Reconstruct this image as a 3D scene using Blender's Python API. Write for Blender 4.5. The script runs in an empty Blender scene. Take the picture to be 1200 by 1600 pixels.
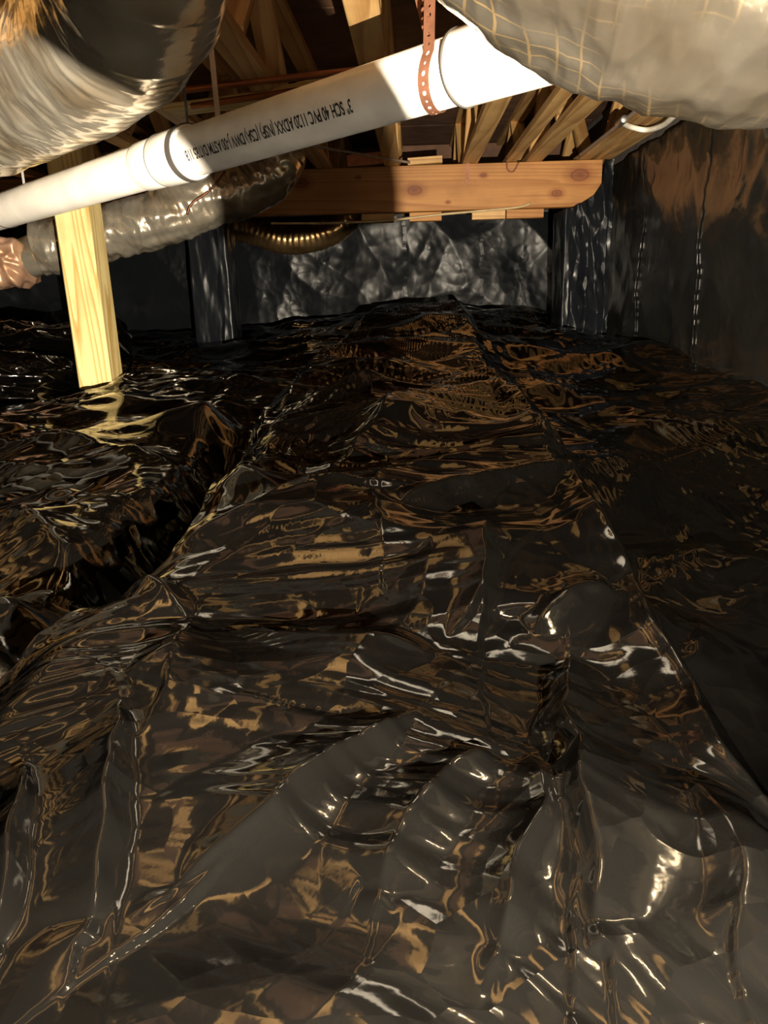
import bpy, math, random
import numpy as np
from mathutils import Vector, Matrix

random.seed(7)
scene = bpy.context.scene
COL = scene.collection

# ------------------------------------------------------------------ camera
F, CX, CY = 1200.0, 600.0, 800.0
CAM = Vector((0.0, 0.0, 0.41))
YAW, PITCH, ROLL = math.radians(2.6), math.radians(16.4), math.radians(1.5)
fh = Vector((-math.sin(YAW), math.cos(YAW), 0))
right0 = Vector((math.cos(YAW), math.sin(YAW), 0))
fwd = fh * math.cos(PITCH) + Vector((0, 0, -math.sin(PITCH)))
up0 = right0.cross(fwd)
cr, sr = math.cos(ROLL), math.sin(ROLL)
rv = right0 * cr - up0 * sr
uv = right0 * sr + up0 * cr
cam_d = bpy.data.cameras.new('camera'); cam = bpy.data.objects.new('camera', cam_d)
COL.objects.link(cam)
cam_d.sensor_fit = 'VERTICAL'; cam_d.sensor_height = 36.0
cam_d.lens = 36.0 * F / 1600.0
cam_d.clip_start = 0.01
cam.matrix_world = Matrix(((rv.x, uv.x, -fwd.x, CAM.x), (rv.y, uv.y, -fwd.y, CAM.y), (rv.z, uv.z, -fwd.z, CAM.z), (0, 0, 0, 1)))
scene.camera = cam

def ray(px, py):
    return fwd + rv * ((px - CX) / F) + uv * ((CY - py) / F)
def PD(px, py, d): return CAM + ray(px, py) * d
def PY(px, py, Y):
    r = ray(px, py); return CAM + r * ((Y - CAM.y) / r.y)
def PZ(px, py, z=0.0):
    r = ray(px, py); return CAM + r * ((z - CAM.z) / r.z)
def PX(px, py, X):
    r = ray(px, py); return CAM + r * ((X - CAM.x) / r.x)

# ------------------------------------------------------------------ world and lamps
w = bpy.data.worlds.new('world'); scene.world = w; w.use_nodes = True
w.node_tree.nodes['Background'].inputs[0].default_value = (0.5, 0.45, 0.4, 1)
w.node_tree.nodes['Background'].inputs[1].default_value = 0.0
LAMP = Vector((0.119, -0.15, 0.265))
LAMP_W = 230.0
scene.view_settings.view_transform = 'Standard'
scene.view_settings.look = 'None'
scene.view_settings.exposure = 0.25
scene.view_settings.gamma = 1.0
scene.view_settings.use_curve_mapping = False

# ------------------------------------------------------------------ tags and mesh helpers
def tag(o, label=None, cat=None, group=None, kind=None):
    if label: o['label'] = label
    if cat: o['category'] = cat
    if group: o['group'] = group
    if kind: o['kind'] = kind
    return o
def empty(name, loc=(0, 0, 0)):
    o = bpy.data.objects.new(name, None); COL.objects.link(o); o.location = loc
    o.empty_display_size = 0.05
    return o
def link(name, me, mat=None, parent=None):
    o = bpy.data.objects.new(name, me); COL.objects.link(o)
    if mat and not me.materials: me.materials.append(mat)
    if parent:
        o.parent = parent
        o.matrix_parent_inverse = Matrix.Translation(-Vector(parent.location))
    return o
def mesh(name, V, Fc, smooth=False):
    me = bpy.data.meshes.new(name)
    me.from_pydata([tuple(v) for v in V], [], Fc)
    me.update()
    if smooth: me.shade_smooth()
    return me
def grid_mesh(name, P, smooth=True, closed_u=False, UV=None):
    """P: (n, m, 3) array -> quad grid"""
    n, m, _ = P.shape
    idx = np.arange(n * m).reshape(n, m)
    if closed_u: idx = np.concatenate([idx, idx[:, :1]], axis=1)
    a, b, c, d = idx[:-1, :-1], idx[:-1, 1:], idx[1:, 1:], idx[1:, :-1]
    q = np.stack([a, b, c, d], -1).reshape(-1, 4)
    me = bpy.data.meshes.new(name)
    me.vertices.add(n * m); me.vertices.foreach_set('co', P.reshape(-1).astype(np.float32))
    me.loops.add(q.size); me.loops.foreach_set('vertex_index', q.reshape(-1).astype(np.int32))
    me.polygons.add(len(q))
    me.polygons.foreach_set('loop_start', (np.arange(len(q)) * 4).astype(np.int32))
    me.polygons.foreach_set('loop_total', np.full(len(q), 4, np.int32))
    me.update(calc_edges=True)
    if UV is not None:
        lay = me.uv_layers.new(name='UVMap'); lay.data.foreach_set('uv', UV.reshape(-1, 2)[q.reshape(-1)].reshape(-1).astype(np.float32))
    if smooth: me.shade_smooth()
    return me
def box_vf(c, ax, ay, az):
    """c centre, three half-axis vectors"""
    c, ax, ay, az = map(Vector, (c, ax, ay, az))
    V = [c + ax * sx + ay * sy + az * sz for sx in (-1, 1) for sy in (-1, 1) for sz in (-1, 1)]
    Fc = [(0, 1, 3, 2), (4, 6, 7, 5), (0, 4, 5, 1), (2, 3, 7, 6), (0, 2, 6, 4), (1, 5, 7, 3)]
    return V, Fc
def board_mesh(name, length, w, t, bev=0.003):
    """board along local Y (0..length), width X, thickness Z, bevelled long edges"""
    prof = []
    hw, ht = w / 2, t / 2
    for sx, sz, order in ((1, -1, 0), (1, 1, 1), (-1, 1, 0), (-1, -1, 1)):
        p1 = (sx * (hw - bev), sz * ht); p2 = (sx * hw, sz * (ht - bev))
        prof += [p1, p2] if order == 0 else [p2, p1]
    n = len(prof); V = []; Fc = []
    for y in (0, length):
        for x, z in prof: V.append((x, y, z))
    for i in range(n):
        j = (i + 1) % n; Fc.append((i, j, n + j, n + i))
    Fc.append(tuple(range(n))[::-1]); Fc.append(tuple(range(n, 2 * n)))
    me = mesh(name, V, Fc)
    return me
def orient(o, p0, p1, roll=0.0, upv=Vector((0, 0, 1))):
    """place a board (along local Y) from p0 to p1"""
    p0, p1 = Vector(p0), Vector(p1)
    y = (p1 - p0).normalized(); x = y.cross(upv)
    if x.length < 1e-4: x = Vector((1, 0, 0))
    x.normalize(); z = x.cross(y)
    if roll:
        q = Matrix.Rotation(roll, 3, y); x = q @ x; z = q @ z
    M = Matrix(((x.x, y.x, z.x, p0.x), (x.y, y.y, z.y, p0.y), (x.z, y.z, z.z, p0.z), (0, 0, 0, 1)))
    return M
def board(name, p0, p1, wd, t, mat, parent=None, roll=0.0, upv=Vector((0, 0, 1)), bev=0.003):
    me = board_mesh(name, (Vector(p1) - Vector(p0)).length, wd, t, bev)
    o = link(name, me, mat, parent)
    M = orient(o, p0, p1, roll, upv)
    if parent:
        o.matrix_parent_inverse = Matrix.Identity(4)
        o.matrix_basis = Matrix.Translation(-Vector(parent.location)) @ M
    else: o.matrix_basis = M
    return o
def catmull(pts, n):
    P = [Vector(p) for p in pts]
    P = [P[0] * 2 - P[1]] + P + [P[-1] * 2 - P[-2]]
    out = []
    seg = len(P) - 3
    for i in range(n):
        t = i / (n - 1) * seg; k = min(int(t), seg - 1); u = t - k
        a, b, c, d = P[k:k + 4]
        out.append(0.5 * ((2 * b) + (c - a) * u + (2 * a - 5 * b + 4 * c - d) * u * u + (3 * b - a - 3 * c + d) * u ** 3))
    return out
def frames(path):
    T = []
    for i in range(len(path)):
        a = path[max(i - 1, 0)]; b = path[min(i + 1, len(path) - 1)]
        T.append((b - a).normalized())
    ref = Vector((0, 0, 1)) if abs(T[0].z) < 0.9 else Vector((1, 0, 0))
    n = (ref - T[0] * ref.dot(T[0])).normalized(); N = []; B = []
    for t in T:
        n = (n - t * n.dot(t)).normalized(); N.append(n); B.append(t.cross(n))
    return T, N, B
def sweep(name, path, rad, nseg, mat, parent=None, cap=True, rfun=None):
    """round tube along path; rfun(S,A)-> radius factor arrays"""
    T, N, B = frames(path)
    p = np.array([v[:] for v in path]); Nn = np.array([v[:] for v in N]); Bn = np.array([v[:] for v in B])
    s = np.concatenate([[0], np.cumsum(np.linalg.norm(np.diff(p, axis=0), axis=1))])
    a = np.arange(nseg) / nseg * 2 * np.pi
    S, A = np.meshgrid(s, a, indexing='ij')
    r = np.full_like(S, 1.0) * (np.asarray(rad)[:, None] if np.ndim(rad) else rad)
    if rfun is not None: r = r * rfun(S, A)
    P = p[:, None, :] + r[..., None] * (np.cos(A)[..., None] * Nn[:, None, :] + np.sin(A)[..., None] * Bn[:, None, :])
    if cap:
        P = np.concatenate([np.repeat(p[:1, None, :], nseg, 1), P, np.repeat(p[-1:, None, :], nseg, 1)], 0)
    UV = np.stack([S, A * np.mean(rad)], -1)
    if cap: UV = np.concatenate([UV[:1], UV, UV[-1:]], 0)
    me = grid_mesh(name, P, True, True, UV)
    return link(name, me, mat, parent)

# ------------------------------------------------------------------ numpy noise
def hash2(ix, iy, seed):
    h = (ix.astype(np.int64) * 374761393 + iy.astype(np.int64) * 668265263 + seed * 1442695041) & 0x7fffffff
    h = ((h ^ (h >> 13)) * 1274126177) & 0x7fffffff
    h = (h ^ (h >> 16)) & 0xffff
    return h / 65535.0
def perlin(x, y, seed=0):
    ix, iy = np.floor(x), np.floor(y); fx, fy = x - ix, y - iy
    def g(dx, dy):
        a = hash2(ix + dx, iy + dy, seed) * 2 * np.pi
        return np.cos(a) * (fx - dx) + np.sin(a) * (fy - dy)
    u = fx * fx * fx * (fx * (fx * 6 - 15) + 10); v = fy * fy * fy * (fy * (fy * 6 - 15) + 10)
    return (g(0, 0) * (1 - u) + g(1, 0) * u) * (1 - v) + (g(0, 1) * (1 - u) + g(1, 1) * u) * v
def fbm(x, y, seed=0, o=3):
    s = 0; a = 1.0
    for k in range(o):
        s = s + a * perlin(x * 2 ** k, y * 2 ** k, seed + k); a *= 0.5
    return s
def crease(x, y, seed=0):
    """distance to the nearest of jittered points: straight sharp folds where two cells meet"""
    ix, iy = np.floor(x), np.floor(y); best = np.full(np.shape(x), 9.0)
    for dx in (-1, 0, 1):
        for dy in (-1, 0, 1):
            px = ix + dx + hash2(ix + dx, iy + dy, seed); py = iy + dy + hash2(ix + dx, iy + dy, seed + 77)
            hh = hash2(ix + dx, iy + dy, seed + 133) * .35
            best = np.minimum(best, np.hypot(x - px, y - py) + hh)
    return best
def sstep(a, b, x):
    t = np.clip((x - a) / (b - a), 0, 1); return t * t * (3 - 2 * t)

# ------------------------------------------------------------------ sheet relaxation (position based film)
def relax(P, R, iters, low=None, grav=0.0, pin=None, bend=0.25, axis=2, sor=1.5):
    """P (n,m,3) film points, R (n,m,2) flat rest coordinates (with slack baked in);
    every edge is pulled to its rest length so that slack buckles into creases; low = obstacle height."""
    P = P.astype(np.float32).copy(); R = R.astype(np.float32)
    P0 = P.copy()
    offs = [(0, 1, 1.0), (1, 0, 1.0), (1, 1, .6), (1, -1, .6), (0, 3, bend), (3, 0, bend)]
    con = []
    n, m, _ = P.shape
    def sl(di, dj):
        a = (slice(0, n - di), slice(0, m - dj) if dj >= 0 else slice(-dj, m))
        b = (slice(di, n), slice(dj, m) if dj >= 0 else slice(0, m + dj))
        return a, b
    cnt = np.zeros((n, m, 1), np.float32)
    for di, dj, k in offs:
        a, b = sl(di, dj)
        L = np.linalg.norm(R[b] - R[a], axis=-1, keepdims=True)
        con.append((a, b, L, k, di + abs(dj) >= 3))
        cnt[a] += k; cnt[b] += k
    for it in range(iters):
        D = np.zeros_like(P)
        for a, b, L, k, isb in con:
            d = P[b] - P[a]
            l = np.sqrt((d * d).sum(-1, keepdims=True)) + 1e-9
            e = (l - L) / l
            if isb: e = np.minimum((l - L * 0.985) / l, 0)
            c = d * (0.5 * k * e)
            D[a] += c; D[b] -= c
        P += D / cnt * sor
        if grav: P[..., axis] -= grav
        if low is not None: P[..., axis] = np.maximum(P[..., axis], low)
        if pin is not None: P[pin] = P0[pin]
    return P
def up2(A):
    """double grid resolution with cubic-ish interpolation"""
    def ax(B):
        n = B.shape[0]
        pad = np.concatenate([2 * B[:1] - B[1:2], B, 2 * B[-1:] - B[-2:-1]], 0)
        mid = (-pad[:-3] + 9 * pad[1:-2] + 9 * pad[2:-1] - pad[3:]) / 16
        out = np.empty((2 * n - 1,) + B.shape[1:], B.dtype); out[0::2] = B; out[1::2] = mid
        return out
    return np.swapaxes(ax(np.swapaxes(ax(A), 0, 1)), 0, 1)
def smooth(P, k=1):
    for _ in range(k):
        Q = P.copy()
        Q[1:-1] = P[1:-1] * .5 + (P[:-2] + P[2:]) * .25
        P = Q.copy()
        P[:, 1:-1] = Q[:, 1:-1] * .5 + (Q[:, :-2] + Q[:, 2:]) * .25
    return P

# ------------------------------------------------------------------ materials
def mat(name):
    m = bpy.data.materials.new(name); m.use_nodes = True
    nt = m.node_tree; b = nt.nodes['Principled BSDF']
    return m, nt, b
def N(nt, t, **kw):
    n = nt.nodes.new(t)
    for k, v in kw.items(): setattr(n, k, v)
    return n
def ramp(nt, stops):
    r = N(nt, 'ShaderNodeValToRGB'); e = r.color_ramp.elements
    e[0].position, e[0].color = stops[0][0], (*stops[0][1], 1)
    e[1].position, e[1].color = stops[-1][0], (*stops[-1][1], 1)
    for p, c in stops[1:-1]:
        x = e.new(p); x.color = (*c, 1)
    return r
def m_plain(name, col, rough=0.5, metal=0.0, var=0.15, scale=20, bump=0.0, bscale=60):
    m, nt, b = mat(name)
    tc = N(nt, 'ShaderNodeTexCoord'); no = N(nt, 'ShaderNodeTexNoise'); no.inputs['Scale'].default_value = scale
    no.inputs['Detail'].default_value = 5
    nt.links.new(tc.outputs['Object'], no.inputs['Vector'])
    c = np.array(col)
    r = ramp(nt, [(0.3, tuple(c * (1 - var))), (0.7, tuple(np.minimum(c * (1 + var), 1)))])
    nt.links.new(no.outputs['Fac'], r.inputs['Fac']); nt.links.new(r.outputs['Color'], b.inputs['Base Color'])
    b.inputs['Roughness'].default_value = rough; b.inputs['Metallic'].default_value = metal
    if bump:
        n2 = N(nt, 'ShaderNodeTexNoise'); n2.inputs['Scale'].default_value = bscale; n2.inputs['Detail'].default_value = 4
        nt.links.new(tc.outputs['Object'], n2.inputs['Vector'])
        bp = N(nt, 'ShaderNodeBump'); bp.inputs['Strength'].default_value = bump; bp.inputs['Distance'].default_value = 0.004
        nt.links.new(n2.outputs['Fac'], bp.inputs['Height']); nt.links.new(bp.outputs['Normal'], b.inputs['Normal'])
    return m
def m_wood(name, light, dark, ring=18.0, stretch=0.06, knots=(), rough=0.6, long_axis=1):
    """softwood: growth-ring bands stretched along the board's long axis"""
    m, nt, b = mat(name)
    tc = N(nt, 'ShaderNodeTexCoord'); oi = N(nt, 'ShaderNodeObjectInfo')
    ad = N(nt, 'ShaderNodeVectorMath', operation='MULTIPLY_ADD')
    nt.links.new(oi.outputs['Random'], ad.inputs[0]); ad.inputs[1].default_value = (7.3, 11.1, 5.7)
    nt.links.new(tc.outputs['Object'], ad.inputs[2])
    mp = N(nt, 'ShaderNodeMapping')
    sc = [1.0, 1.0, 1.0]; sc[long_axis] = stretch
    mp.inputs['Scale'].default_value = sc
    nt.links.new(ad.outputs[0], mp.inputs['Vector'])
    ns = N(nt, 'ShaderNodeTexNoise'); ns.inputs['Scale'].default_value = 6.0; ns.inputs['Detail'].default_value = 2
    nt.links.new(mp.outputs['Vector'], ns.inputs['Vector'])
    mx = N(nt, 'ShaderNodeVectorMath', operation='MULTIPLY_ADD'); mx.inputs[1].default_value = (0.16, 0.16, 0.16)
    nt.links.new(ns.outputs['Color'], mx.inputs[0]); nt.links.new(mp.outputs['Vector'], mx.inputs[2])
    wv = N(nt, 'ShaderNodeTexWave', wave_type='BANDS', bands_direction='DIAGONAL', wave_profile='SAW')
    wv.inputs['Scale'].default_value = ring; wv.inputs['Distortion'].default_value = 1.5
    wv.inputs['Detail'].default_value = 2; wv.inputs['Detail Scale'].default_value = 1.5
    nt.links.new(mx.outputs[0], wv.inputs['Vector'])
    l, d = np.array(light), np.array(dark)
    r = ramp(nt, [(0.0, tuple(l)), (0.55, tuple(l * .7 + d * .3)), (0.9, tuple(d)), (1.0, tuple(l * .6 + d * .4))])
    nt.links.new(wv.outputs['Fac'], r.inputs['Fac'])
    # fibre
    mp2 = N(nt, 'ShaderNodeMapping'); sc2 = [160.0, 160.0, 160.0]; sc2[long_axis] = 4.0
    mp2.inputs['Scale'].default_value = sc2
    nt.links.new(tc.outputs['Object'], mp2.inputs['Vector'])
    nf = N(nt, 'ShaderNodeTexNoise'); nf.inputs['Scale'].default_value = 1.0; nf.inputs['Detail'].default_value = 3
    nt.links.new(mp2.outputs['Vector'], nf.inputs['Vector'])
    mixf = N(nt, 'ShaderNodeMix', data_type='RGBA', blend_type='MULTIPLY'); mixf.inputs['Factor'].default_value = 0.5
    rf = ramp(nt, [(0.3, (.7, .66, .6)), (0.7, (1, 1, 1))])
    nt.links.new(nf.outputs['Fac'], rf.inputs['Fac'])
    nt.links.new(r.outputs['Color'], mixf.inputs['A']); nt.links.new(rf.outputs['Color'], mixf.inputs['B'])
    out = mixf.outputs['Result']
    # stains
    nst = N(nt, 'ShaderNodeTexNoise'); nst.inputs['Scale'].default_value = 5; nst.inputs['Detail'].default_value = 6
    nt.links.new(ad.outputs[0], nst.inputs['Vector'])
    rs = ramp(nt, [(0.35, (.72, .66, .58)), (0.55, (1, 1, 1))])
    nt.links.new(nst.outputs['Fac'], rs.inputs['Fac'])
    ms = N(nt, 'ShaderNodeMix', data_type='RGBA', blend_type='MULTIPLY'); ms.inputs['Factor'].default_value = 0.6
    nt.links.new(out, ms.inputs['A']); nt.links.new(rs.outputs['Color'], ms.inputs['B'])
    out = ms.outputs['Result']
    for ky, kz, kr in knots:
        sb = N(nt, 'ShaderNodeVectorMath', operation='SUBTRACT'); sb.inputs[1].default_value = (0, ky, kz); nt.links.new(tc.outputs['Object'], sb.inputs[0])
        sc3 = N(nt, 'ShaderNodeVectorMath', operation='MULTIPLY'); sc3.inputs[1].default_value = (0, .6 / kr, 1 / kr); nt.links.new(sb.outputs[0], sc3.inputs[0])
        ln = N(nt, 'ShaderNodeVectorMath', operation='LENGTH'); nt.links.new(sc3.outputs[0], ln.inputs[0])
        rk = ramp(nt, [(0.0, (.35, .2, .1)), (.32, (.55, .34, .2)), (.42, (.35, .2, .1)), (.5, (.7, .55, .4)), (1.0, (1, 1, 1))])
        hl = N(nt, 'ShaderNodeMath', operation='MULTIPLY'); hl.inputs[1].default_value = .5; nt.links.new(ln.outputs['Value'], hl.inputs[0])
        nt.links.new(hl.outputs[0], rk.inputs['Fac'])
        mk = N(nt, 'ShaderNodeMix', data_type='RGBA', blend_type='MULTIPLY'); mk.inputs['Factor'].default_value = 1
        nt.links.new(out, mk.inputs['A']); nt.links.new(rk.outputs['Color'], mk.inputs['B']); out = mk.outputs['Result']
    nt.links.new(out, b.inputs['Base Color'])
    b.inputs['Roughness'].default_value = rough
    bp = N(nt, 'ShaderNodeBump'); bp.inputs['Strength'].default_value = 0.25; bp.inputs['Distance'].default_value = 0.002
    nt.links.new(nf.outputs['Fac'], bp.inputs['Height']); nt.links.new(bp.outputs['Normal'], b.inputs['Normal'])
    return m
def m_film(name, col=(0.006, 0.0058, 0.0055), rough=0.13, bump=0.35, dust=0.5, crinkle=.012):
    """black polyethylene film"""
    m, nt, b = mat(name)
    tc = N(nt, 'ShaderNodeTexCoord')
    n1 = N(nt, 'ShaderNodeTexNoise'); n1.inputs['Scale'].default_value = 3; n1.inputs['Detail'].default_value = 6
    nt.links.new(tc.outputs['Object'], n1.inputs['Vector'])
    c = np.array(col)
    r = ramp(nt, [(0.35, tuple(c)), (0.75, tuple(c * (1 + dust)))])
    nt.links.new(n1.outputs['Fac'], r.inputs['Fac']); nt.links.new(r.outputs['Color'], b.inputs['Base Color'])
    n3 = N(nt, 'ShaderNodeTexNoise'); n3.inputs['Scale'].default_value = 8; n3.inputs['Detail'].default_value = 3
    nt.links.new(tc.outputs['Object'], n3.inputs['Vector'])
    mr = N(nt, 'ShaderNodeMapRange'); mr.inputs['To Min'].default_value = rough * .75; mr.inputs['To Max'].default_value = rough * 1.35
    nt.links.new(n3.outputs['Fac'], mr.inputs['Value']); nt.links.new(mr.outputs['Result'], b.inputs['Roughness'])
    b.inputs['IOR'].default_value = 1.62
    n2 = N(nt, 'ShaderNodeTexNoise'); n2.inputs['Scale'].default_value = 26; n2.inputs['Detail'].default_value = 4
    nt.links.new(tc.outputs['Object'], n2.inputs['Vector'])
    bp = N(nt, 'ShaderNodeBump'); bp.inputs['Strength'].default_value = bump; bp.inputs['Distance'].default_value = 0.004
    nt.links.new(n2.outputs['Fac'], bp.inputs['Height'])
    # small sharp creases
    dn = N(nt, 'ShaderNodeTexNoise'); dn.inputs['Scale'].default_value = 4; nt.links.new(tc.outputs['Object'], dn.inputs['Vector'])
    ma = N(nt, 'ShaderNodeVectorMath', operation='MULTIPLY_ADD'); ma.inputs[1].default_value = (.25, .25, .25)
    nt.links.new(dn.outputs['Color'], ma.inputs[0]); nt.links.new(tc.outputs['Object'], ma.inputs[2])
    vo = N(nt, 'ShaderNodeTexVoronoi'); vo.inputs['Scale'].default_value = 15; nt.links.new(ma.outputs[0], vo.inputs['Vector'])
    n5 = N(nt, 'ShaderNodeTexNoise'); n5.inputs['Scale'].default_value = 2.2; nt.links.new(tc.outputs['Object'], n5.inputs['Vector'])
    r5 = ramp(nt, [(.45, (0, 0, 0)), (.65, (1, 1, 1))]); nt.links.new(n5.outputs['Fac'], r5.inputs['Fac'])
    hm = N(nt, 'ShaderNodeMath', operation='MULTIPLY'); nt.links.new(vo.outputs['Distance'], hm.inputs[0]); nt.links.new(r5.outputs['Color'], hm.inputs[1])
    b2 = N(nt, 'ShaderNodeBump'); b2.inputs['Strength'].default_value = .8; b2.inputs['Distance'].default_value = crinkle
    nt.links.new(hm.outputs[0], b2.inputs['Height']); nt.links.new(bp.outputs['Normal'], b2.inputs['Normal'])
    nt.links.new(b2.outputs['Normal'], b.inputs['Normal'])
    return m
def m_foil(name, col, rough, scrim=False, bump=0.35, bscale=30, metal=.9):
    m, nt, b = mat(name)
    tc = N(nt, 'ShaderNodeTexCoord')
    n1 = N(nt, 'ShaderNodeTexNoise'); n1.inputs['Scale'].default_value = 9; n1.inputs['Detail'].default_value = 5
    nt.links.new(tc.outputs['Object'], n1.inputs['Vector'])
    c = np.array(col)
    r = ramp(nt, [(0.3, tuple(c * (.66, .58, .48))), (0.6, tuple(c))])
    nt.links.new(n1.outputs['Fac'], r.inputs['Fac'])
    b.inputs['Metallic'].default_value = metal; b.inputs['Roughness'].default_value = rough
    n2 = N(nt, 'ShaderNodeTexNoise'); n2.inputs['Scale'].default_value = bscale; n2.inputs['Detail'].default_value = 4
    nt.links.new(tc.outputs['Object'], n2.inputs['Vector'])
    bp = N(nt, 'ShaderNodeBump'); bp.inputs['Strength'].default_value = bump; bp.inputs['Distance'].default_value = 0.006
    nt.links.new(n2.outputs['Fac'], bp.inputs['Height']); nt.links.new(bp.outputs['Normal'], b.inputs['Normal'])
    out = r.outputs['Color']
    if scrim:   # yarn net laminated under the foil: metric UV, 14 mm mesh
        uvn = N(nt, 'ShaderNodeUVMap'); uvn.uv_map = 'UVMap'
        lines = []
        for rot in (8, 98):
            mp = N(nt, 'ShaderNodeMapping'); mp.inputs['Rotation'].default_value = (0, 0, math.radians(rot))
            wn = N(nt, 'ShaderNodeTexNoise'); wn.inputs['Scale'].default_value = 14; nt.links.new(uvn.outputs['UV'], wn.inputs['Vector'])
            wa = N(nt, 'ShaderNodeVectorMath', operation='MULTIPLY_ADD'); wa.inputs[1].default_value = (.012, .012, 0)
            nt.links.new(wn.outputs['Color'], wa.inputs[0]); nt.links.new(uvn.outputs['UV'], wa.inputs[2])
            nt.links.new(wa.outputs[0], mp.inputs['Vector'])
            sx_ = N(nt, 'ShaderNodeSeparateXYZ'); nt.links.new(mp.outputs['Vector'], sx_.inputs[0])
            q = N(nt, 'ShaderNodeMath', operation='MULTIPLY'); q.inputs[1].default_value = 1 / .015; nt.links.new(sx_.outputs['X'], q.inputs[0])
            fr = N(nt, 'ShaderNodeMath', operation='FRACT'); nt.links.new(q.outputs[0], fr.inputs[0])
            lt = N(nt, 'ShaderNodeMath', operation='LESS_THAN'); lt.inputs[1].default_value = .1; nt.links.new(fr.outputs[0], lt.inputs[0])
            lines.append(lt)
        mxm = N(nt, 'ShaderNodeMath', operation='MAXIMUM'); nt.links.new(lines[0].outputs[0], mxm.inputs[0]); nt.links.new(lines[1].outputs[0], mxm.inputs[1])
        rn = ramp(nt, [(0.46, (0, 0, 0)), (0.66, (1, 1, 1))]); n4 = N(nt, 'ShaderNodeTexNoise'); n4.inputs['Scale'].default_value = 7
        nt.links.new(tc.outputs['Object'], n4.inputs['Vector']); nt.links.new(n4.outputs['Fac'], rn.inputs['Fac'])
        f_ = N(nt, 'ShaderNodeMath', operation='MULTIPLY'); nt.links.new(mxm.outputs[0], f_.inputs[0]); nt.links.new(rn.outputs['Color'], f_.inputs[1])
        mc = N(nt, 'ShaderNodeMix', data_type='RGBA'); nt.links.new(f_.outputs[0], mc.inputs['Factor'])
        nt.links.new(out, mc.inputs['A']); mc.inputs['B'].default_value = (0.75, 0.50, 0.20, 1); out = mc.outputs['Result']
        iv = N(nt, 'ShaderNodeMath', operation='MULTIPLY_ADD'); iv.inputs[1].default_value = -.03; iv.inputs[2].default_value = metal
        nt.links.new(f_.outputs[0], iv.inputs[0]); nt.links.new(iv.outputs[0], b.inputs['Metallic'])
    nt.links.new(out, b.inputs['Base Color'])
    return m

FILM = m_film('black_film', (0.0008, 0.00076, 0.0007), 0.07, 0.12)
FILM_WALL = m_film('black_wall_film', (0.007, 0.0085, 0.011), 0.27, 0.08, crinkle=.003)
FILM_WALL.node_tree.nodes['Principled BSDF'].inputs['Specular IOR Level'].default_value = 0.12
FILM_OLD = m_film('grey_scuffed_film', (0.013, 0.013, 0.012), 0.22, 0.3, crinkle=.004)
PINE = m_wood('yellow_pine', (0.88, 0.74, 0.36), (0.55, 0.36, 0.10), ring=24, stretch=0.06)
BEAMW = m_wood('orange_fir', (0.50, 0.235, 0.062), (0.35, 0.14, 0.028), ring=15, stretch=0.045, knots=[(PY(p, 300, 4.85).x + 3.6, z, r) for p, z, r in ((648, -.01, .028), (905, .045, .035), (755, .06, .012), (700, -.08, .008), (870, -.05, .02), (560, .07, .01), (470, .05, .03), (180, 0, .03))])
TRUSSW = m_wood('truss_pine', (0.74, 0.48, 0.20), (0.48, 0.26, 0.09), ring=10, stretch=0.05)
DARKW = m_plain('dark_subfloor', (0.14, 0.07, 0.04), 0.75, 0, 0.35, 8, 0.3)
PVC = m_plain('white_pvc', (0.60, 0.575, 0.53), 0.32, 0, 0.12, 14)
DIRTYPVC = PVC
BLACKINK = m_plain('black_ink', (0.02, 0.02, 0.02), 0.6)
RUBBER = m_plain('dark_band', (0.05, 0.045, 0.04), 0.5)
COPPERSTRAP = m_plain('copper_coated_strap', (0.22, 0.10, 0.06), 0.5, 0.75, 0.2, 60)
GREYSTRAP = m_plain('galvanised_strap', (0.35, 0.35, 0.34), 0.4, 0.6)
FOIL = m_foil('silver_foil', (0.92, 0.85, 0.70), 0.20, metal=.8)
FOIL_D = m_foil('plain_near_foil', (0.74, 0.68, 0.56), 0.2, bscale=22, metal=.82)
FOIL_N = m_foil('netted_near_foil', (0.46, 0.41, 0.33), 0.17, scrim=True, bscale=22, metal=.968)
FOIL_B = m_foil('brown_foil', (0.55, 0.36, 0.17), 0.28)
FOIL_C = m_foil('copper_tinted_wrap', (0.70, 0.44, 0.30), 0.42, metal=.45)
COPPER = m_plain('copper_pipe', (0.40, 0.15, 0.07), 0.35, 0.8)
CABLE_W = m_plain('white_cable', (0.85, 0.82, 0.72), 0.4)
CABLE_B = m_plain('brown_cable', (0.28, 0.21, 0.16), 0.5)
BLOCK = m_plain('concrete_block', (0.13, 0.12, 0.11), 0.9, 0, 0.3, 12, 0.6)
SOIL = m_plain('soil', (0.06, 0.045, 0.03), 0.95, 0, 0.4, 15, 0.8)
BRICK = m_plain('orange_brick', (0.55, 0.20, 0.07), 0.8, 0, 0.25, 25, 0.5)
STEEL = m_plain('steel', (0.5, 0.48, 0.45), 0.35, 0.9)
BLACKP = m_plain('black_plastic_housing', (0.02, 0.02, 0.02), 0.45)

# ------------------------------------------------------------------ dimensions
XL, XR, YB, YF = -3.6, 1.25, -2.6, 6.7       # room
ZC, ZJ = 1.48, 1.078                         # subfloor underside, truss underside
BY = 4.85                                    # girder front face

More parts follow.
